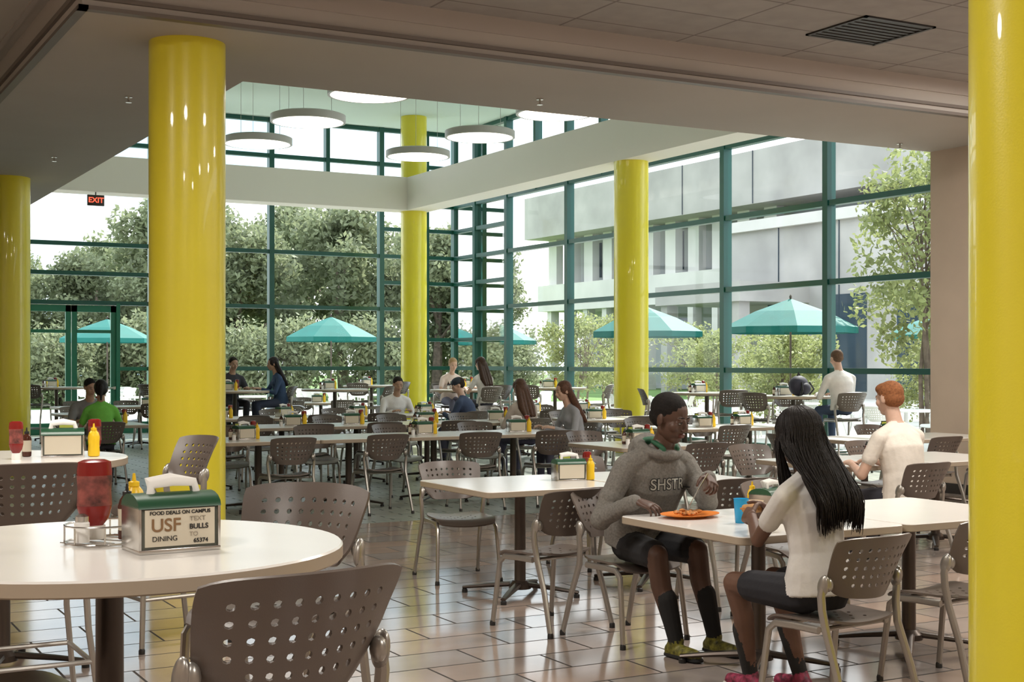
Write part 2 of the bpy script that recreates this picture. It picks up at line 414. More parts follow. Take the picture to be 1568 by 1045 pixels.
# ---------------------------------------------------------------- tabletop props
def disp_mesh():
    bm = bmesh.new(); w, d, h = .1, .065, .15
    box(bm, (-w, -d, .006), (w, d, h*.78), 0, .006)
    box(bm, (-w-.004, -d-.005, 0), (w+.004, d+.005, .012), 3, .003)
    for s in (-1, 1):
        box(bm, (s*w-.004, -d-.004, .01), (s*w+.004, d+.004, h*.8), 3, .002)
    rings = []
    for k in range(9):
        a = pi*k/8; yy = -cos(a)*(d+.006); zz = h*.76+sin(a)*.035
        rings.append((yy, zz))
    prev = None
    for yy, zz in rings:
        vs = [bm.verts.new((-w-.004, yy, zz)), bm.verts.new((w+.004, yy, zz))]
        if prev:
            f = bm.faces.new((prev[0], prev[1], vs[1], vs[0])); f.material_index = 1; f.smooth = True
        prev = vs
    for s in (-1, 1):
        f = bm.faces.new([bm.verts.new((s*(w+.004), yy, zz)) for yy, zz in rings]); f.material_index = 1
    for s in (-1, 1):
        y = s*(d+.003); box(bm, (-w+.012, min(y, y-s*.003), .018), (w-.012, max(y, y-s*.003), h*.74), 2)
    for k in range(4):
        tube(bm, [(-.06+.01*k, -.02+.012*k, h*.76+.02), (-.055, -.015+.012*k, h+.02+.004*k), (0, -.01+.01*k, h+.026+.004*k), (.055, -.012+.01*k, h+.022), (.065, -.01+.01*k, h*.76+.02)], .012, 4, 6, .35)
    return to_mesh(bm, 'napkin', [M_dispb, M_disp, M_card, M_steel, M_paper])
ME_DISP = disp_mesh()
def bottle(mbody, mcap, h=.19, r=.032, lab=None):
    bm = bmesh.new()
    lathe(bm, [(r*.6, 0), (r*.95, .004), (r, .02), (r*.92, h*.35), (r, h*.6), (r*.8, h*.72), (r*.45, h*.8)], 0, 18, sy=.75)
    lathe(bm, [(r*.5, h*.79), (r*.5, h*.86), (r*.2, h*.88), (r*.12, h)], 1, 12)
    if lab: lathe(bm, [(r*.98, h*.18), (r*.97, h*.35), (r*1.02, h*.56)], 2, 18, sy=.76)
    return to_mesh(bm, 'bottle', [mbody, mcap]+([lab] if lab else []))
def inverted_bottle(mbody, mcap, lab, h=.19, r=.034):
    bm = bmesh.new()
    lathe(bm, [(r*.62, 0), (r*.66, .006), (r*.62, .032)], 1, 18)
    lathe(bm, [(r*.5, .032), (r*.85, .05), (r, .075), (r*.95, h*.6), (r*1.02, h*.85), (r*.95, h*.97), (r*.6, h)], 0, 20, sy=.7)
    lathe(bm, [(r*1.02, .08), (r*.97, h*.6), (r*1.02, h*.8)], 2, 20, sy=.7)
    return to_mesh(bm, 'bottle', [mbody, mcap, lab])
ME_KET = inverted_bottle(M_red, M_paper, mat('ketchup_label', (.20, .05, .04), .5, var=.9, vscale=30))
ME_MUS = bottle(M_mus, M_mus, .17, .03)
ME_SAU = bottle(M_brown, M_blk, .15, .024, M_card)
bm = bmesh.new()
lathe(bm, [(.02, 0), (.02, .05), (.016, .055)], 0, 12); lathe(bm, [(.018, .055), (.018, .068), (.008, .075)], 1, 12)
ME_SHK = to_mesh(bm, 'shaker', [M_paper, M_steel])
bm = bmesh.new(); box(bm, (-.05, -.03, 0), (.05, .03, .008), 1); box(bm, (-.045, -.004, .008), (.045, .004, .17), 0); box(bm, (-.04, -.0055, .1), (.04, .0055, .16), 2)
ME_SIGN = to_mesh(bm, 'sign', [M_blk, M_blk, M_lime])
def cluster(x, y, z, rz=0., full=True):
    r = random.random()
    def P(dx, dy): return (x+dx*cos(rz)-dy*sin(rz), y+dx*sin(rz)+dy*cos(rz), z)
    obj('napkin_dispenser', ME_DISP, P(0, 0), rz)
    obj('mustard_bottle', ME_MUS, P(.15, -.02), rz)
    obj('ketchup_bottle', ME_KET, P(.155, .06), rz+.3)
    if full:
        obj('sauce_bottle', ME_SAU, P(-.14, .03), rz); obj('salt_shaker', ME_SHK, P(-.15, -.05), rz)
    if r < .6: obj('table_sign', ME_SIGN, P(.02, .14), rz)

RT = (.81, 3.66)
btable(*RT)
nd = obj('napkin_dispenser', ME_DISP, (.93, 3.5, 1.07), radians(4)); nd.scale = (1.03, 1.03, 1.0)
tx = [('FOOD DEALS ON CAMPUS', .0128, 0, .102, M_blk, .0003), ('USF', .046, -.036, .070, mat('print_orange', (.22, .12, .05), .6), .0006), ('DINING', .018, -.039, .037, M_blk, 0.),
      ('TEXT', .017, .044, .084, mat('print_gray', (.3, .26, .2), .6), 0), ('BULLS', .018, .047, .064, M_blk, .0004), ('TO', .016, .034, .045, mat('print_gray2', (.35, .3, .24), .6), 0), ('65374', .015, .052, .028, M_blk, .0003)]
for i, (s, sz, px, pz, mm, bo) in enumerate(tx):
    t = obj('sign_text_%d' % (i+1), textmesh(s, sz, mm, .0004, bo), (px, -.0692, pz), 0, nd); t.rotation_euler = (pi/2, 0, 0)
k = obj('ketchup_bottle', ME_KET, (.79, 3.75, 1.078)); k.scale = (1.35, 1.35, 1.12)
obj('sauce_bottle', ME_SAU, (.86, 3.68, 1.078)); obj('pepper_shaker', ME_SHK, (.745, 3.69, 1.078))
m_ = obj('mustard_bottle', ME_MUS, (.90, 3.77, 1.078))
bm = bmesh.new()
for z in (.004, .05): tube(bm, [(.12*cos(a*pi/8), .10*sin(a*pi/8), z) for a in range(17)], .003, 0, 6)
for a in range(8): tube(bm, [(.12*cos(a*pi/4), .10*sin(a*pi/4), .004), (.12*cos(a*pi/4), .10*sin(a*pi/4), .05)], .0025, 0, 6)
for a in range(5): tube(bm, [(-.1+.05*a, -.07, .005), (-.1+.05*a, .07, .005)], .002, 0, 6)
obj('condiment_caddy', to_mesh(bm, 'caddy', [M_steel]), (.82, 3.73, 1.07), .6)
def face_to(x, y, tx_, ty_): return math.degrees(math.atan2(-(tx_-x), ty_-y))
chair(.935, 2.87, 9, True); chair(1.46, 4.25, face_to(1.46, 4.25, *RT), True); chair(.5, 3.42, -90, True); chair(.25, 4.5, face_to(.25, 4.5, *RT), True)
btable(1.08, 7.28); cluster(1.36, 7.2, 1.07, -.2, False)
obj('ketchup_bottle', ME_KET, (1.12, 7.12, 1.07)); obj('sauce_bottle', ME_SAU, (1.2, 7.3, 1.07))
chair(1.0, 6.2, 0, True); chair(1.95, 7.6, 100, True); chair(.5, 8.1, 200, True)

stable(4.45, 7.95); cluster(4.95-.12, 7.95, .75, -.2, False)
chair(4.07, 6.95, 12); chair(4.4, 8.75, 172)
stable(5.50, 7.95); chair(5.5, 7.1, -4); chair(5.6, 8.8, 185)
stable(4.45, 5.47); stable(5.49, 5.47)
chair(4.29, 6.4, 187); chair(4.12, 4.56, 6); chair(5.05, 4.78, 8); chair(5.45, 6.35, 176)
stable(7.75, 8.45); stable(8.79, 8.45); chair(7.5, 7.52, 3); chair(8.7, 7.55, -6); chair(7.7, 9.35, 182); chair(9.0, 9.3, 178)
cluster(8.2, 8.5, .75, .2)
stable(10.3, 10.9); stable(11.34, 10.9); chair(10.3, 10.0, 4); chair(11.3, 10.05, -8); chair(10.4, 11.8, 175); chair(11.4, 11.75, 185); chair(9.4, 10.9, -95); cluster(10.7, 10.9, .75)
stable(7.6, 11.2); chair(7.6, 10.3, 0); chair(7.7, 12.1, 185); cluster(7.6, 11.2, .75)
def row(y, xs, skip=()):
    for i, x in enumerate(xs):
        stable(x, y)
        if (round(x, 1), 'n') not in skip: chair(x+random.uniform(-.08, .08), y-.82+random.uniform(-.1, .06), random.uniform(-12, 12))
        if (round(x, 1), 'f') not in skip: chair(x+random.uniform(-.08, .08), y+.82+random.uniform(-.06, .1), 180+random.uniform(-12, 12))
        if i % 2 == 0 or i == len(xs)-1 or y > 15: cluster(x+random.uniform(-.2, .2), y+random.uniform(-.15, .15), .75, random.uniform(-.4, .4), random.random() < .6)
row(13.85, (4.6, 5.62, 6.64, 7.66)); row(13.85, (10.1, 11.12))
chair(8.6, 14.0, 92)
row(16.6, (4.8, 5.82, 6.84, 7.86, 8.88), skip=((8.9, 'n'),)); row(16.6, (10.6, 11.62)); chair(8.93, 15.78, 2)
row(19.4, (6.0, 7.02, 8.04, 9.06), skip=((9.1, 'n'), (9.1, 'f'))); row(19.4, (10.9, 11.92))
chair(9.5, 18.55, 10); chair(9.0, 20.25, 178)
stable(3.95, 18.25); chair(3.95, 19.1, 175); chair(3.75, 17.4, 2); cluster(4.1, 18.3, .75)
row(25.6, (5.2, 6.22)); row(26.2, (9.0, 10.02)); row(22.2, (4.6,))
for x, y in ((7.25, 23.1), (11.15, 22.0), (9.3, 23.6), (13.3, 15.55), (13.5, 17.9), (13.6, 22.9), (13.0, 25.3), (11.6, 27.3), (7.4, 27.3), (5.2, 28.2)):
    btable(x, y); cluster(x-.1, y+.1, 1.07, random.uniform(-.5, .5), True)
for x, y, tx1, ty1 in ((6.5, 22.8, 7.25, 23.1), (12.0, 22.4, 11.15, 22), (9.9, 23.0, 9.3, 23.6), (8.6, 23.9, 9.3, 23.6), (13.9, 16.35, 13.3, 15.55), (12.5, 15.3, 13.3, 15.55), (13.3, 17.1, 13.5, 17.9), (12.8, 18.3, 13.5, 17.9),
                       (12.9, 22.5, 13.6, 22.9), (14.2, 22.3, 13.6, 22.9), (12.3, 25.0, 13, 25.3), (13.6, 24.8, 13, 25.3), (11.1, 26.7, 11.6, 27.3), (12.3, 27.6, 11.6, 27.3), (6.8, 26.8, 7.4, 27.3), (8.1, 27.6, 7.4, 27.3), (4.7, 27.6, 5.2, 28.2)):
    chair(x, y, face_to(x, y, tx1, ty1), True)

bm = bmesh.new()
ell(bm, (0, 0, .15), (.2, .13, .15), 0); ell(bm, (0, -.1, .11), (.13, .07, .09), 0); tube(bm, [(-.05, 0, .28), (0, 0, .34), (.05, 0, .28)], .012, 1)
tube(bm, [(-.12, -.11, .2), (-.18, -.15, .1), (-.14, -.1, .02)], .014, 1); tube(bm, [(.12, -.11, .2), (.2, -.14, .1), (.14, -.1, .02)], .014, 1)
for v in bm.verts: v.co.z = max(v.co.z, 0.001)
obj('backpack', to_mesh(bm, 'bp', [mat('bag', (.03, .03, .05), .7), M_blk]), (13.1, 15.2, 1.07), .4)

# ---------------------------------------------------------------- people
def remesh(bm, voxel, it=3, fac=.5):
    bmesh.ops.recalc_face_normals(bm, faces=bm.faces[:])
    me = bpy.data.meshes.new('tmp'); bm.to_mesh(me)
    ob = bpy.data.objects.new('tmp', me); COL.objects.link(ob)
    md = ob.modifiers.new('r', 'REMESH'); md.mode = 'VOXEL'; md.voxel_size = voxel; md.use_smooth_shade = True
    if it:
        s = ob.modifiers.new('s', 'SMOOTH'); s.factor = fac; s.iterations = it
    bpy.context.view_layer.update()
    m2 = bpy.data.meshes.new_from_object(ob.evaluated_get(bpy.context.evaluated_depsgraph_get()))
    bm.faces.ensure_lookup_table(); bvh = BVHTree.FromBMesh(bm); mi = [f.material_index for f in bm.faces]
    for p in m2.polygons:
        h = bvh.find_nearest(p.center)
        if h[2] is not None: p.material_index = mi[h[2]]
        p.use_smooth = True
    # majority filter: tidy the hems so material borders run clean
    vf = [[] for _ in m2.vertices]
    for p in m2.polygons:
        for v in p.vertices: vf[v].append(p.index)
    for _ in range(3):
        cur = [p.material_index for p in m2.polygons]
        for p in m2.polygons:
            cnt = {}; own = cur[p.index]; same = True
            for v in p.vertices:
                for q in vf[v]:
                    c = cur[q]; cnt[c] = cnt.get(c, 0)+1
                    if c != own: same = False
            if not same: p.material_index = max(cnt, key=cnt.get)
    bm.free(); bpy.data.objects.remove(ob); bpy.data.meshes.remove(me); return m2

SK, TOP, BOT, HR, SHOE, SOCK, LIP, WHT, IRIS, EXT = range(10)
def hand(bm, W, f, n, side, curl, spread=0.):
    f = f.normalized(); n = (n-f*n.dot(f)).normalized(); s = f.cross(n)*side
    loft(bm, [(W-f*.02, s*.024, n*.019), (W+f*.005, s*.027, n*.018), (W+f*.04, s*.039, n*.016), (W+f*.075, s*.041, n*.014), (W+f*.092, s*.036, n*.011)], SK, 14)
    for i, (off, L, r) in enumerate(((.030, .072, .0092), (.010, .080, .0094), (-.011, .074, .0090), (-.031, .058, .0080))):
        p = W+f*(.083-(.008 if i == 3 else 0))+s*off; a = radians(curl*.5+4*i)
        seg = (L*.46, L*.30, L*.24)
        for k in range(3):
            d = (f*cos(a)+n*sin(a)+s*spread*(1.5-i)*.1).normalized(); q = p+d*seg[k]
            capsule(bm, p, q, r*(1-.1*k), r*(1-.1*(k+1)), SK, 8); p = q; a += radians(curl)
    p = W+f*.02+s*.026+n*.006; d = (f*.62+s*.72+n*.25).normalized()
    for k, (L, r) in enumerate(((.04, .0135), (.032, .0105), (.025, .0095))):
        q = p+d*L; capsule(bm, p, q, r, r*.88, SK, 8); p = q; d = (d+f*.28-s*.22+n*.22*curl/25).normalized()

def ik(S, W, l1, l2, hint):
    D = W-S; L = D.length
    if L > (l1+l2)*.985: W = S+D*((l1+l2)*.985/L); D = W-S; L = D.length
    a = (l1*l1-l2*l2+L*L)/(2*L); h = math.sqrt(max(0, l1*l1-a*a)); u = D/L
    hh = (hint-u*hint.dot(u)).normalized(); return S+u*a+hh*h, W

def person(name, x, y, deg, skin, top, bottom, hair, shoe=(.05, .05, .05), sock=None, seat=.45, lean=10, hunch=6, k=1., female=False,
           hands=None, knees=None, ankles=None, yaw=0., pitch=10., roll=0., sleeve='long', legs='long', style='short', vox=.014, world=False,
           curl=(25, 25), hnorm=None, fdir=None, detail=False, hood=False, cap=None, topmat=None, headdrop=0.):
    M = Matrix.Translation((x, y, 0)) @ Matrix.Rotation(radians(deg), 4, 'Z'); MI = M.inverted()
    loc = (lambda p: MI @ Vector(p)) if world else (lambda p: Vector(p))
    bar = seat > .6; th = 1.07 if bar else .75
    if hands is None: hands = [Vector(h) for h in [(-.16, .36, th+.03), (.15, .38, th+.03)]]
    else: hands = [loc(h) for h in hands]
    if knees is None: knees = [V(-.11, .41, seat+.065), V(.11, .41, seat+.065)]
    else: knees = [loc(h) for h in knees]
    az = .38 if bar else .085
    if ankles is None: ankles = [V(-.11, .36, az), V(.12, .40, az)]
    else: ankles = [loc(h) for h in ankles]
    P = V(0, -.03, seat+.10); B = bmesh.new()
    le = radians(lean); hu = radians(hunch)
    n = 6; pts = [P]; sl = .50*k/n
    dirs = []
    for i in range(n):
        aa = le-hu+2*hu*i/(n-1); d = V(0, sin(aa), cos(aa)); dirs.append(d); pts.append(pts[-1]+d*sl)
    g = 1.14 if hood else 1.
    if female: W_ = [(.165, .125), (.155, .115), (.128, .10), (.13, .105), (.145, .115), (.15, .09), (.06, .055)]
    else: W_ = [(.165, .125), (.16, .12), (.155, .115), (.165, .12), (.18, .125), (.18, .095), (.07, .06)]
    rings = [(P-V(0, 0, .075), V(.12, 0, 0), V(0, .10, 0))]
    for i, p in enumerate(pts):
        d = dirs[min(i, n-1)]; yv = V(0, cos(math.atan2(d.y, d.z)), -sin(math.atan2(d.y, d.z)))
        rx, ry = W_[i]; s = g if 0 < i < 6 else 1
        rings.append((p, V(rx*k*s, 0, 0), yv*ry*k*s))
    loft(B, rings[:3], BOT, 20)
    rt = [(c, xv*1.06, yv*1.07) for c, xv, yv in rings[1:]]; rt[0] = (rt[0][0]-V(0, 0, .015), rt[0][1]*1.03, rt[0][2]*1.03); loft(B, rt, TOP, 20)
    N = pts[-1]; nd_ = dirs[-1]
    if female:
        for s in (-1, 1): ell(B, pts[4]+V(s*.065, .09, 0), (.055, .045, .055), TOP)
    shw = .165*k if female else .195*k
    Sj = []
    for s in (-1, 1):
        S = pts[5]+V(s*shw, 0, -.005); Sj.append(S)
        capsule(B, N-nd_*.015+V(s*.03, -.01, 0), S+V(-s*.02, 0, .01), .05*k, .055*k*g, TOP)
    Hc = N+nd_*.055*k+V(0, .045-headdrop*.2, .13*k-headdrop)
    Hm = bmesh.new()
    for i, s in enumerate((-1, 1)):
        S = Sj[i]; E, Wp = ik(S, hands[i], .28*k, .25*k, V(s*.55, -.25, -1))
        rU = .052 if not female else .042; rF = .040 if not female else .033
        c = 1.24 if hood else 1.08
        if sleeve == 'long':
            capsule(B, S, E, rU*c*1.05, rF*c*1.1, TOP); capsule(B, E, E.lerp(Wp, .93), rF*c*1.08, rF*c*.85, TOP)
            if hood:
                capsule(B, E.lerp(Wp, .86), E.lerp(Wp, .95), rF*1.02, rF*.92, TOP)
                for q in (.3, .55, .75):
                    ell(B, E.lerp(Wp, q), (rF*1.32*(1-.15*q),)*3, TOP)
                ell(B, E+V(0, 0, -.005), (rF*1.45,)*3, TOP); ell(B, S.lerp(E, .6), (rU*1.28,)*3, TOP)
        else:
            capsule(B, S, E, rU*.98, rF*.98, SK); capsule(B, S, S.lerp(E, .55), rU*1.18, rU*1.16, TOP)
            capsule(B, E, Wp, rF, .024, SK)
        capsule(Hm, E.lerp(Wp, .75), Wp, .03 if not female else .026, .022, SK, 10)
        fd = (Wp-E).normalized()
        if fdir: fd = (M.to_3x3().inverted() @ Vector(fdir[i])).normalized() if world else Vector(fdir[i])
        hn = V(0, 0, -1)+V(-s*.3, 0, 0)
        if hnorm: hn = M.to_3x3().inverted() @ Vector(hnorm[i])
        hand(Hm, Wp, fd+V(0, 0, -.12), hn, 1 if s == 1 else -1, curl[i], .5)
    for i, s in enumerate((-1, 1)):
        H = P+V(s*.085, .02, -.015); K_ = knees[i]; A = ankles[i]
        rh, rk, rc, ra = (.088, .058, .056, .036) if not female else (.085, .054, .05, .032)
        if legs == 'long':
            capsule(B, H, K_, rh, rk*1.1, BOT); capsule(B, K_, A+(K_-A)*.1, rk*1.08, ra*1.35, BOT)
        else:
            capsule(B, H, K_, rh*.95, rk, SK); capsule(B, H, H.lerp(K_, .72 if legs == 'shorts' else .45), rh*1.05, rk*1.38 if legs == 'shorts' else rh*.95, BOT)
            if legs == 'shorts' and hood: capsule(B, H.lerp(K_, .6), H.lerp(K_, .90), rk*1.4, rk*1.36, BOT)
            mid = K_.lerp(A, .35)+V(0, -.022, 0)
            capsule(B, K_, mid, rk, rc, SK); capsule(B, mid, A, rc, ra, SK)
        if sock is not None: capsule(B, K_.lerp(A, .5), A, rc*.98, ra*1.16, SOCK)
        ft = (A-K_); ft = V(ft.x*.3, 1, 0).normalized()
        if world: ft = V(.0, 1, 0)
        base_z = A.z-.085; sm = SOCK if hood else EXT; fs_ = .9 if female else 1.
        capsule(B, A, V(A.x, A.y, base_z+.05)-ft*.02, ra*1.2, .042*fs_, SHOE)
        capsule(B, V(A.x, A.y, base_z+.04)-ft*.035, V(A.x, A.y, base_z+.032)+ft*.14*fs_, .04*fs_, .036*fs_, SHOE, 12, 1)
        capsule(B, V(A.x, A.y, base_z+.012)-ft*.04, V(A.x, A.y, base_z+.012)+ft*.15*fs_, .042*fs_, .042*fs_, sm, 12, .4)
    capsule(B, N-nd_*.03, Hc+V(0, -.02, -.06), .060*k*(.85 if female else 1), .056*(.85 if female else 1), SK)
    if hood:
        q = [N+V(.115*cos(t), -.02+.10*sin(t), .01+.035*(-sin(t))) for t in [i*2*pi/16 for i in range(17)]]
        for a_, b_ in zip(q[:-1], q[1:]): capsule(B, a_, b_, .038 if a_.y < N.y else .028, .038 if b_.y < N.y else .028, TOP, 8)
        ell(B, N+V(0, -.125, -.005), (.13, .06, .10), TOP)
        ell(B, N+V(0, -.075, .055), (.085, .04, .02), EXT)
        for s in (-1, 1): capsule(B, N+V(s*.05, .078, .015), N+V(s*.078, .02, .052), .013, .013, EXT, 8)
        for s in (-1, 1): capsule(B, pts[1]+V(s*.07, .15, .02), pts[2]+V(s*.05, .14, -.02), .035, .03, TOP)
    for v in B.verts: v.co.z = max(v.co.z, .004)
    meshes = [remesh(B, vox, 6 if detail else 4, .5)]
    meshes.append(remesh(Hm, .0042 if detail else .007, 1, .4))
    R = (Matrix.Rotation(radians(yaw), 4, 'Z') @ Matrix.Rotation(radians(-pitch), 4, 'X') @ Matrix.Rotation(radians(roll), 4, 'Y'))
    HM = Matrix.Translation(Hc) @ R @ Matrix.Scale(k*.99, 4)
    Hd = bmesh.new()
    ell(Hd, (0, -.012, .03), (.076, .096, .086), SK, u=20, v=14); ell(Hd, (0, .022, -.028), (.063, .068, .085), SK, u=20, v=14)
    ell(Hd, (0, .045, -.085), (.038, .036, .028), SK); ell(Hd, (0, .0, -.055), (.058, .052, .046), SK)
    for s in (-1, 1):
        ell(Hd, (s*.04, .056, -.022), (.026, .027, .028), SK); ell(Hd, (s*.028, .077, .022), (.024, .011, .009), SK)
        ell(Hd, (s*.077, -.008, -.006), (.009, .020, .031), SK, Matrix.Rotation(s*-.25, 3, 'Z'))
        ell(Hd, (s*.012, .096, -.033), (.0105, .012, .008), SK)
        ell(Hd, (s*.030, .0755, .008), (.017, .0115, .0095), SK)
    capsule(Hd, (0, .083, .012), (0, .101, -.026), .009, .013, SK)
    ell(Hd, (0, .055, -.058), (.04, .035, .03), SK)
    ell(Hd, (0, .089, -.056), (.026, .009, .006), LIP); ell(Hd, (0, .088, -.066), (.022, .010, .007), LIP)
    if style != 'none':
        ell(Hd, (0, -.022, .043), (.082, .097, .085), HR, u=20, v=14)
        if style in ('short',): ell(Hd, (0, -.045, .0), (.074, .07, .06), HR)
        if style == 'mop': ell(Hd, (0, .02, .075), (.075, .075, .045), HR); ell(Hd, (0, -.045, .0), (.08, .07, .07), HR)
        if style in ('long', 'tail', 'strands'):
            ell(Hd, (0, -.045, -.01), (.082, .072, .08), HR)
            for s in (-1, 1): ell(Hd, (s*.064, .01, .03), (.026, .05, .06), HR)
    if cap: ell(Hd, (0, -.008, .055), (.086, .103, .075), EXT); ell(Hd, (0, .1, .055), (.06, .07, .01), EXT)
    Hd.transform(HM)
    backy = pts[4].y-.125*k
    if style == 'long':
        for s in (-1, -.4, .4, 1):
            a0 = HM @ V(s*.06, -.05, .0); a1 = V(a0.x+s*.02, min(a0.y, pts[5].y-.06)-.03, pts[5].z+.0); a2 = V(s*.07, backy-.015, pts[3].z+.06)
            capsule(Hd, a0, a1, .042, .046, HR); capsule(Hd, a1, a2, .046, .026, HR)
    if style == 'strands':
        for s in (-1, -.5, 0, .5, 1):
            a0 = HM @ V(s*.045, -.045, -.03); a1 = V(s*.07, (a0.y+backy)/2+.005, (a0.z+pts[4].z)/2+.01); a2 = V(s*.065, backy-.002, pts[3].z+.08)
            capsule(Hd, a0, a1, .03, .03, HR); capsule(Hd, a1, a2, .03, .014, HR)
    if style == 'tail':
        a0 = HM @ V(0, -.11, .02); capsule(Hd, HM @ V(0, -.09, .03), a0, .035, .03, HR); capsule(Hd, a0, a0+V(0, -.03, -.17), .03, .012, HR)
    meshes.append(remesh(Hd, .0042 if detail else .008, 2, .4))
    X = bmesh.new()
    for s in (-1, 1):
        ell(X, (s*.030, .0795, .001), (.0115, .008, .0048), WHT, u=12, v=8)
        ell(X, (s*.030+.001, .086, .0), (.0046, .003, .0042), IRIS, u=10, v=8)
        tube(X, [(s*.016, .086, .003), (s*.024, .0895, .0065), (s*.034, .0885, .0065), (s*.044, .080, .002)], [.0012, .0018, .0018, .001], IRIS, 6)
        tube(X, [(s*.012, .0875, .027), (s*.028, .0875, .032), (s*.048, .075, .027)], [.0022, .0030, .0016], HR, 6)
    X.transform(HM)
    if style == 'strands':
        rnd = random.Random(3)
        for q in range(1700):
            ph = rnd.uniform(radians(30), radians(330))
            sx_ = sin(ph); cy_ = cos(ph)
            o = rnd.uniform(0, .012)
            path = []
            for el in (84, 62, 38, 14, -8):
                e_ = radians(el); rr = cos(e_)
                path.append(HM @ V(sx_*rr*(.083+o), -.022+cy_*rr*(.099+o), .040+sin(e_)*(.088+o)))
            p = path[-1].copy()
            outx = p.x-Hc.x; Ln = rnd.uniform(.27, .45)*(1. if cy_ < .2 else .85)
            side = rnd.uniform(-.03, .03); bo = rnd.uniform(-.03, .006); w1 = rnd.uniform(0, 6.28)
            for t_ in range(1, 9):
                f_ = t_/8; z_ = p.z-Ln*f_
                xx = p.x+outx*(.30*sin(f_*2.6))+side*f_+.006*sin(f_*7+w1)
                tgt = backy-.026+bo if cy_ < .4 else Hc.y-.03+bo
                bl = min(1, max(0, (p.z-z_)/max(.05, (p.z-pts[5].z+.04)))); bl = bl*bl*(3-2*bl)
                yy = p.y*(1-bl)+min(p.y, tgt)*bl
                path.append(V(xx, yy, z_))
            r0 = rnd.uniform(.0024, .0042)
            tube(X, path, [r0]*8+[r0, r0*.95, r0*.85, r0*.65, r0*.3], HR, 4)
    xm = bpy.data.meshes.new('x'); X.to_mesh(xm); X.free(); meshes.append(xm)
    F = bmesh.new()
    for mm in meshes: F.from_mesh(mm)
    me = bpy.data.meshes.new(name); F.to_mesh(me); F.free()
    for p in me.polygons: p.use_smooth = True
    ms = [mat('skin', skin, .5, var=.08, vscale=20), topmat or mat('shirt', top, .85, var=.06, vscale=12, bump=.5, bscale=16), mat('trousers', bottom, .85, bump=.4, bscale=18),
          mat('hair', hair, .5 if female else .8, spec=.25, var=.3, vscale=60, bump=.3, bscale=150), mat('shoe', shoe, .5, var=.8, vscale=40), mat('sock', sock or (.02, .02, .02), .9),
          mat('lips', tuple(c*.62+(.05 if i == 0 else 0) for i, c in enumerate(skin)), .4), mat('eye_white', (.5, .47, .43), .3), mat('iris', (.01, .007, .005), .15),
          mat('extra', cap or ((.02, .10, .05) if hood else (.6, .6, .55)), .7)]
    for m in ms: me.materials.append(m)
    o = bpy.data.objects.new(name, me); COL.objects.link(o); o.matrix_world = M
    return o, M, dict(N=N, pts=pts, Hc=Hc)

DK = (.085, .042, .027); LT = (.62, .40, .30); MD = (.40, .24, .16)
hood_m = mat('hoodie_gray', (.175, .165, .148), .95, var=.22, vscale=90, bump=.9, bscale=11)
man, MM, inf = person('seated_man', 4.33, 6.36, 187, DK, (.2, .18, .16), (.012, .012, .014), (.01, .008, .007), shoe=(.14, .13, .02), sock=(.012, .012, .012),
    lean=22, hunch=9, k=1.12, hands=[(4.40, 5.82, .95), (4.04, 5.96, .825)], knees=[(4.40, 5.92, .545), (4.14, 5.92, .535)], ankles=[(4.47, 5.86, .085), (4.22, 5.86, .085)],
    yaw=14, pitch=16, sleeve='long', legs='shorts', style='short', vox=.0052, world=True, curl=(48, 32), detail=True, hood=True, headdrop=.02,
    fdir=[(-.25, -.75, -.25), (.45, -.75, -.15)], hnorm=[(-.5, 0, -.9), (.3, 0, -1)], topmat=hood_m)
bv = BVHTree.FromPolygons([v.co.copy() for v in man.data.vertices], [tuple(p.vertices) for p in man.data.polygons])
def chest(body, size, zoff, mm, off, bold):
    tm = textmesh(body, size, mm, 0., bold)
    bmt = bmesh.new(); bmt.from_mesh(tm); bmesh.ops.triangulate(bmt, faces=bmt.faces[:])
    bmesh.ops.subdivide_edges(bmt, edges=[e for e in bmt.edges if e.calc_length() > .015], cuts=2)
    cz = inf['pts'][4].z+zoff; yy0 = inf['pts'][4].y+.21
    for v in bmt.verts:
        xx, zz = -v.co.x, cz+v.co.y
        hit = bv.ray_cast(V(xx, yy0, zz), V(0, -1, 0), 1)
        v.co = (hit[0]+V(0, off, .0)) if hit[0] else V(xx, inf['pts'][4].y+.14, zz)
    me = bpy.data.meshes.new('txt'); bmt.to_mesh(me); bmt.free(); me.materials.append(mm)
    obj('chest_lettering', me, (0, 0, 0), 0, man)
chest('SHSTR', .085, -.02, mat('print_dark', (.02, .02, .02), .8), .0015, .0055)
chest('SHSTR', .085, -.02, mat('print_white', (.42, .41, .36), .8), .0028, .0005)

woman, WM, winf = person('seated_woman', 4.09, 4.64, 6, (.13, .065, .042), (.62, .60, .57), (.015, .015, .02), (.010, .007, .006), shoe=(.25, .03, .07), sock=(.02, .02, .02),
    lean=9, hunch=5, k=1.0, female=True, hands=[(4.06, 5.04, .835), (4.22, 5.08, .84)], knees=[(3.96, 5.04, .53), (4.21, 5.06, .53)], ankles=[(4.1, 5.1, .085), (4.3, 4.98, .085)],
    yaw=8, pitch=16, sleeve='short', legs='shorts', style='strands', vox=.0052, world=True, curl=(40, 40), detail=True, headdrop=.01,
    fdir=[(.30, .9, .1), (-.25, .9, .1)], hnorm=[(.9, 0, -.4), (-.9, 0, -.4)])
bm = bmesh.new(); box(bm, (-.05, -.035, -.02), (.05, .035, .02), 0, .014, seg=3); box(bm, (-.052, -.037, -.004), (.052, .037, .004), 1)
o = obj('sandwich', to_mesh(bm, 's', [mat('bread', (.55, .3, .12), .8, var=.2, vscale=40), M_food]), (4.155, 5.15, .855), .3)
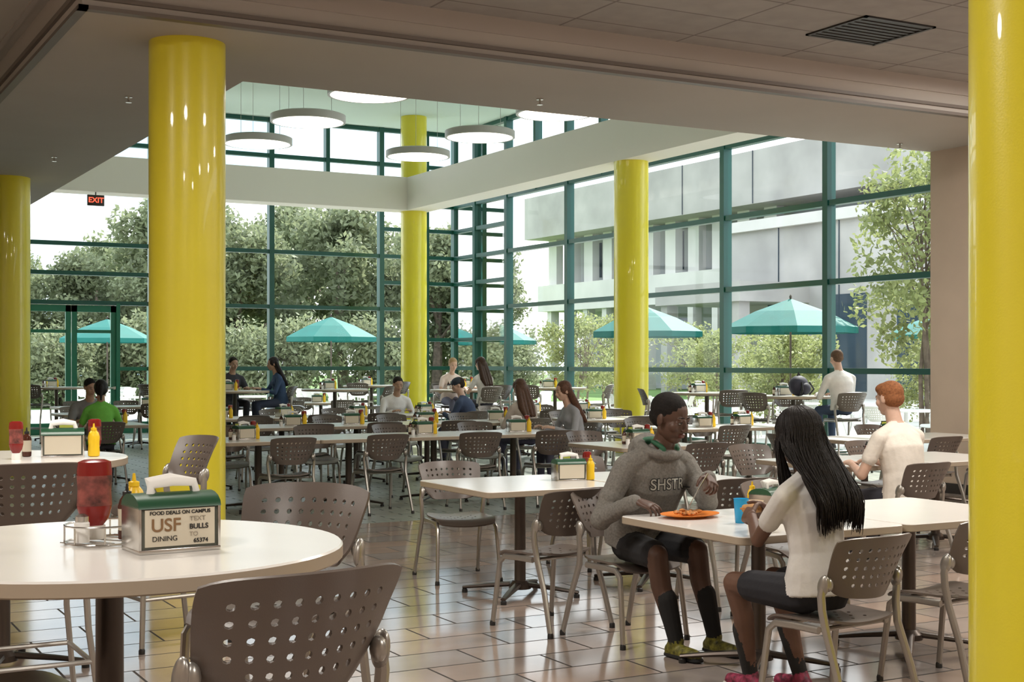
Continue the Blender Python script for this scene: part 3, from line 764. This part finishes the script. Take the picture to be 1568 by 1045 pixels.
bm = bmesh.new(); lathe(bm, [(.09, 0), (.095, .004), (.165, .018), (.168, .022), (.16, .020), (.09, .007), (.02, .006)], 0, 40, sy=.72)
obj('orange_plate', to_mesh(bm, 'p', [M_orange]), (4.22, 5.74, .75), 0)
bm = bmesh.new()
for i in range(26):
    a = random.uniform(0, 6.28); r = random.uniform(0, .085); ell(bm, (r*cos(a), r*sin(a)*.7, .018+random.uniform(0, .012)), (random.uniform(.012, .024), random.uniform(.008, .014), .009), 0, Matrix.Rotation(random.uniform(0, 3), 3, 'Z'), 8, 6)
obj('pasta_meal', to_mesh(bm, 'f', [M_food]), (4.22, 5.74, .752))
bm = bmesh.new(); tube(bm, [(4.35, 5.76, .97), (4.30, 5.765, .90), (4.24, 5.77, .81)], [.004, .003, .003], 0, 8, 1)
for q in (-1, 0, 1): tube(bm, [(4.24+q*.005, 5.77+q*.004, .812), (4.225+q*.006, 5.765+q*.004, .785)], .0016, 0, 6)
obj('fork', to_mesh(bm, 'fork', [M_steel]))
bm = bmesh.new(); lathe(bm, [(.028, 0), (.03, .003), (.038, .12), (.04, .122), (.036, .118), (.02, .1)], 0, 24)
cup = to_mesh(bm, 'cup', [M_blue, M_paper]); obj('blue_cup', cup, (4.30, 5.42, .75))
bm = bmesh.new(); lathe(bm, [(.028, 0), (.03, .003), (.042, .10), (.044, .102), (.04, .097), (.02, .08)], 0, 24)
obj('paper_cup', to_mesh(bm, 'cup2', [mat('paper_cup_cream', (.75, .6, .42), .6)]), (4.42, 5.46, .75))
obj('napkin_dispenser', ME_DISP, (4.64, 5.60, .75), .3); obj('mustard_bottle', ME_MUS, (4.62, 5.73, .75))

person('seated_man', 3.95, 19.1, 175, MD, (.22, .22, .22), (.05, .05, .07), (.01, .01, .01), sleeve='short', pitch=15, lean=14, yaw=20)
person('seated_woman', 3.75, 17.42, -12, MD, (.18, .55, .08), (.04, .04, .05), (.012, .01, .01), female=True, style='tail', sleeve='short', pitch=12, lean=14)
person('seated_man', 7.42, 23.9, 190, MD, (.03, .03, .04), (.05, .05, .06), (.02, .015, .01), seat=.76, sleeve='short', pitch=10)
chair(7.42, 23.9, 190, True)
person('seated_woman', 8.02, 23.0, 85, MD, (.03, .06, .13), (.04, .05, .09), (.015, .01, .01), seat=.76, female=True, style='long', pitch=10)
chair(8.02, 23.0, 85, True)
person('seated_man', 9.0, 20.25, 175, MD, (.75, .73, .72), (.1, .1, .15), (.02, .015, .01), pitch=18, lean=18)
person('seated_woman', 11.25, 22.78, 175, LT, (.75, .62, .58), (.2, .2, .3), (.4, .26, .13), seat=.76, female=True, style='short', sleeve='short', pitch=18, lean=16)
chair(11.25, 22.8, 175, True)
person('seated_man', 9.5, 18.55, 40, LT, (.04, .06, .12), (.05, .05, .08), (.03, .02, .015), pitch=18, lean=18, cap=(.02, .03, .05), yaw=30)
person('seated_woman', 11.15, 21.2, 10, LT, (.7, .68, .66), (.05, .05, .07), (.05, .025, .015), seat=.76, female=True, style='long', sleeve='short', pitch=8)
chair(11.15, 21.2, 10, True)
person('seated_woman', 8.93, 15.80, 2, LT, (.55, .48, .42), (.06, .06, .1), (.10, .05, .03), female=True, style='long', pitch=15, lean=14)
person('seated_woman', 8.6, 14.0, 85, LT, (.36, .37, .40), (.05, .05, .08), (.11, .05, .03), female=True, style='long', pitch=12, lean=15)
person('seated_man', 13.5, 14.75, -8, LT, (.8, .78, .76), (.06, .09, .17), (.13, .08, .05), seat=.80, k=1.05, pitch=14, lean=10)
chair(13.5, 14.72, -8, True)
person('seated_man', 7.5, 7.54, 5, LT, (.8, .74, .66), (.03, .03, .04), (.28, .11, .045), k=1.08, sleeve='short', pitch=8, lean=10, style='mop', vox=.008)

# ---------------------------------------------------------------- exterior
boxobj('ground', (-60, YB+.1, -.25), (140, 48, -.03), M_pave)
bm = bmesh.new(); box(bm, (XR+.1, -30, -.25), (34, YB+.1, -.03), 0); obj('ground_terrace', to_mesh(bm, 'g', [M_pave]))
boxobj('ground_lawn', (-80, 48, -.3), (140, 160, -.02), M_grass)
boxobj('ground_walk', (34, -30, -.25), (140, YB+.1, -.03), M_pave)
bm = bmesh.new()
box(bm, (44, 5, 9.6), (62, 78, 12.3), 0); box(bm, (47, 5, 6.6), (60, 77, 9.6), 3)
box(bm, (42, 5, -.1), (47, 54, 8.4), 0); box(bm, (41.7, 5, 7.9), (42, 54, 8.4), 2)
box(bm, (45, 54, 4.9), (60, 78, 6.6), 2); box(bm, (48, 54, 0), (60, 77, 4.9), 3)
for i in range(11): box(bm, (45.2, 54.6+i*2.2, 0), (45.8, 55.1+i*2.2, 4.9), 2); box(bm, (45.6, 54.6+i*2.2, 6.6), (46.1, 55.6+i*2.2, 9.6), 2)
for i in range(5):
    box(bm, (46.95, 55.7+i*4.4, 7.0), (47.0, 57.0+i*4.4, 9.2), 1); box(bm, (47.95, 55.7+i*4.4, .5), (48.0, 57.7+i*4.4, 4.2), 1)
for i in range(6): box(bm, (41.97, 27.5+i*4.2, .3), (42.05, 29.9+i*4.2, 4.6), 1)
for i in range(12):
    box(bm, (41.95, 5+i*4.1, -.05), (41.99, 5.04+i*4.1, 8.0), 1)
    box(bm, (43.95, 6.5+i*6., 9.62), (43.99, 6.54+i*6., 12.3), 1)
box(bm, (38, 48, 4.3), (44, 54.5, 5.2), 0)
for q in (48.3, 53.8): box(bm, (38.2, q, 0), (38.8, q+.5, 4.3), 0)
obj('concrete_building', to_mesh(bm, 'b', [M_conc, M_wdark, M_concl, mat('building_recess', (.42, .43, .44), .9, var=.1, vscale=.2)], None))

def tree_mesh(h, cr, nleaf, seed, leafm, ls=.13, trunkr=.16, multi=False, c0=.35, br=.33):
    rnd = random.Random(seed); bm = bmesh.new(); blobs = []
    nst = 4 if multi else 1
    for s in range(nst):
        bx = rnd.uniform(-.15, .15)*multi; by = rnd.uniform(-.15, .15)*multi
        tx_ = rnd.uniform(-.5, .5)*cr*.4; ty_ = rnd.uniform(-.5, .5)*cr*.4
        p = [V(bx, by, -.1), V(bx+tx_*.3, by+ty_*.3, h*.2), V(tx_*.7, ty_*.7, h*.42), V(tx_, ty_, h*.75)]
        r = trunkr*(.5 if multi else 1); tube(bm, p, [r*1.2, r, r*.7, r*.25], 0, 8)
        for b in range(7):
            a = rnd.uniform(0, 6.28); q0 = p[2].lerp(p[3], rnd.uniform(-.3, .8)); q2 = V(cos(a)*cr*rnd.uniform(.4, .8), sin(a)*cr*rnd.uniform(.4, .8), h*rnd.uniform(c0+.15, .9))
            tube(bm, [q0, q0.lerp(q2, .5)+V(0, 0, .2), q2], [r*.45, r*.3, r*.1], 0, 5); blobs.append(q2)
    for b in range(22):
        a = rnd.uniform(0, 6.28); zz = rnd.uniform(c0, .93); rr = cr*math.sqrt(max(.1, 1-((zz-(c0+.28))/.45)**2))*rnd.uniform(.2, .85)
        blobs.append(V(cos(a)*rr, sin(a)*rr, h*zz))
    vs = [tuple(v.co) for v in bm.verts]; bm.verts.index_update()
    fs = [tuple(v.index for v in f.verts) for f in bm.faces]; nb = len(fs); bm.free()
    for i in range(nleaf):
        c = rnd.choice(blobs); R_ = cr*br
        d = V(rnd.gauss(0, 1), rnd.gauss(0, 1), rnd.gauss(0, .8)).normalized()*R_*rnd.uniform(.35, 1.)
        p = c+d; s = ls*rnd.uniform(.6, 1.3)
        n = V(rnd.gauss(0, 1), rnd.gauss(0, 1), rnd.gauss(.6, 1)).normalized(); x, y, _ = basis(n)
        a = rnd.uniform(0, 6.28); u = x*cos(a)+y*sin(a); w = y*cos(a)-x*sin(a); k0 = len(vs)
        vs += [tuple(p-u*s), tuple(p+w*s*.5), tuple(p+u*s), tuple(p-w*s*.5)]; fs.append((k0, k0+1, k0+2, k0+3))
    me = bpy.data.meshes.new('tree'); me.from_pydata(vs, [], fs); me.materials.append(M_bark); me.materials.append(leafm)
    for i in range(nb, len(fs)): me.polygons[i].material_index = 1
    return me
T1 = tree_mesh(8.6, 3.6, 14000, 1, M_leaf, .15, .25, c0=.2, br=.29); T2 = tree_mesh(7.8, 3.3, 13000, 2, M_leaf, .14, .22, c0=.16, br=.29)
T3 = tree_mesh(6.3, 1.7, 5200, 3, M_leaf2, .08, .09, True, c0=.25, br=.3); SH = tree_mesh(2.6, 1.3, 4200, 4, M_leaf2, .06, .05, True, c0=.12, br=.28)
T4 = tree_mesh(3.6, 2.6, 9000, 5, M_leaf, .12, .1, True, c0=.08)
rnd = random.Random(11)
def tree(me, x, y, s=1., nm='tree'):
    o = obj(nm, me, (x, y, -.05), rnd.uniform(0, 6.28)); o.scale = (s, s, s*rnd.uniform(.95, 1.05))
for i, x in enumerate((7.5, 11, 14.5, 18, 21.5, 25, 27.5)): tree((T1, T2)[i % 2], x+rnd.uniform(-.6, .6), 53+rnd.uniform(-2, 2), .74 if x < 13 else (.97 if x < 27 else .8))
for i, x in enumerate((9, 13.5, 18.5, 23.5, 29)): tree((T2, T1)[i % 2], x, 62+rnd.uniform(-2, 2), .82 if x < 14 else 1.08)
for x in (5, 9.5, 13, 17, 21.5, 25.5): tree(T4, x+rnd.uniform(-1, 1), 49+rnd.uniform(-1, 1), .85, 'bush')
tree(T3, 21.9, 21.2, 1.05); tree(T3, 24.0, 21.8, 1.1); tree(T3, 26.3, 22.8, .95); tree(T3, 23.0, 20.0, 1.)
for x, y, s in ((21.2, 25.0, .95), (22.6, 26.6, 1.), (24.3, 39.2, 1.2), (27, 41.6, 1.3), (29.5, 40, 1.2), (26, 34, .95), (24.8, 24, .9), (28.3, 33, 1.05), (22.3, 18.4, .95), (23.5, 28.5, .8)): tree(SH, x, y, s, 'bush')

# umbrellas, patio furniture
bm = bmesh.new(); n = 8; R_ = 1.4
ring0 = [bm.verts.new((.04*cos(i*pi/4), .04*sin(i*pi/4), 2.92)) for i in range(n)]
ring1 = [bm.verts.new((.75*cos(i*pi/4), .75*sin(i*pi/4), 2.66)) for i in range(n)]
ring2 = [bm.verts.new((R_*cos(i*pi/4), R_*sin(i*pi/4), 2.33)) for i in range(n)]
ring3 = [bm.verts.new((R_*cos(i*pi/4), R_*sin(i*pi/4), 2.2)) for i in range(n)]
for a, b in ((ring0, ring1), (ring1, ring2), (ring2, ring3)):
    for i in range(n): bm.faces.new((a[i], a[(i+1) % n], b[(i+1) % n], b[i]))
bm.faces.new(ring0)
lathe(bm, [(.022, 0), (.022, 2.95), (.03, 2.97), (.01, 3.02)], 1, 10); lathe(bm, [(.28, 0), (.28, .06), (.06, .1)], 1, 20)
for i in range(n): tube(bm, [(0, 0, 2.35), (.75*cos(i*pi/4), .75*sin(i*pi/4), 2.62)], .01, 1, 5); tube(bm, [(0, 0, 2.88), (1.38*cos(i*pi/4), 1.38*sin(i*pi/4), 2.31)], .01, 1, 5)
UM = to_mesh(bm, 'u', [M_umb, M_bronze], None)
bm = bmesh.new(); lathe(bm, [(.6, .71), (.61, .715), (.61, .735), (.6, .74)], 0, 40); lathe(bm, [(.05, 0.02), (.04, .7)], 0, 12); lathe(bm, [(.3, 0), (.3, .03), (.05, .06)], 0, 24)
PT = to_mesh(bm, 'pt', [M_pwhite])
for x, y in ((14.7, 37.6), (21.7, 40.5), (18.8, 27.3), (19.0, 22.3), (9.4, 42.8), (28, 26.8)):
    obj('patio_umbrella', UM, (x, y, -.03), rnd.uniform(0, .7)); obj('patio_table', PT, (x, y, -.03))
    for q in range(4):
        a = q*pi/2+rnd.uniform(-.2, .3)+.6; c = obj('patio_chair', ME_PC, (x+.85*cos(a), y+.85*sin(a), -.03), a+pi/2)
for x, y in ((11, 33.5), (14.2, 33.8), (8.3, 34), (17.5, 31.5), (18, 18)):
    obj('patio_table', PT, (x, y, -.03))
    for q in range(4):
        a = q*pi/2+rnd.uniform(-.2, .3)+.3; obj('patio_chair', ME_PC, (x+.85*cos(a), y+.85*sin(a), -.03), a+pi/2)

# ---------------------------------------------------------------- light
w = bpy.data.worlds.new('sky'); scene.world = w; w.use_nodes = True; nt = w.node_tree
bg = nt.nodes['Background']; tc = nt.nodes.new('ShaderNodeTexCoord'); mp = nt.nodes.new('ShaderNodeMapping'); mp.inputs['Scale'].default_value = (1, 1, 2.5)
nz = nt.nodes.new('ShaderNodeTexNoise'); nz.inputs['Scale'].default_value = 3.2; nz.inputs['Detail'].default_value = 7; nz.inputs['Roughness'].default_value = .55
rp = nt.nodes.new('ShaderNodeValToRGB'); rp.color_ramp.elements[0].position = .40; rp.color_ramp.elements[0].color = (.34, .50, .62, 1); rp.color_ramp.elements[1].position = .58; rp.color_ramp.elements[1].color = (1, 1, 1, 1)
nt.links.new(tc.outputs['Generated'], mp.inputs[0]); nt.links.new(mp.outputs[0], nz.inputs['Vector']); nt.links.new(nz.outputs['Fac'], rp.inputs[0]); nt.links.new(rp.outputs[0], bg.inputs['Color'])
bg.inputs['Strength'].default_value = 1.7
S = bpy.data.lights.new('sun', 'SUN'); S.energy = 4.5; S.angle = .02; S.color = (1, .96, .88)
so = bpy.data.objects.new('sun', S); COL.objects.link(so); so.rotation_euler = V(-.62, -.38, -.70).to_track_quat('-Z', 'Y').to_euler(); so.location = (0, 0, 30)
scene.view_settings.view_transform = 'Standard'
scene.view_settings.exposure = .85

cam = bpy.data.cameras.new('camera'); cam.lens = 48; cam.sensor_width = 36; cam.shift_y = .0214; cam.clip_end = 500
co = bpy.data.objects.new('camera', cam); COL.objects.link(co); co.location = (0, 0, 1.55); co.rotation_euler = (pi/2, 0, radians(-28.9)); scene.camera = co
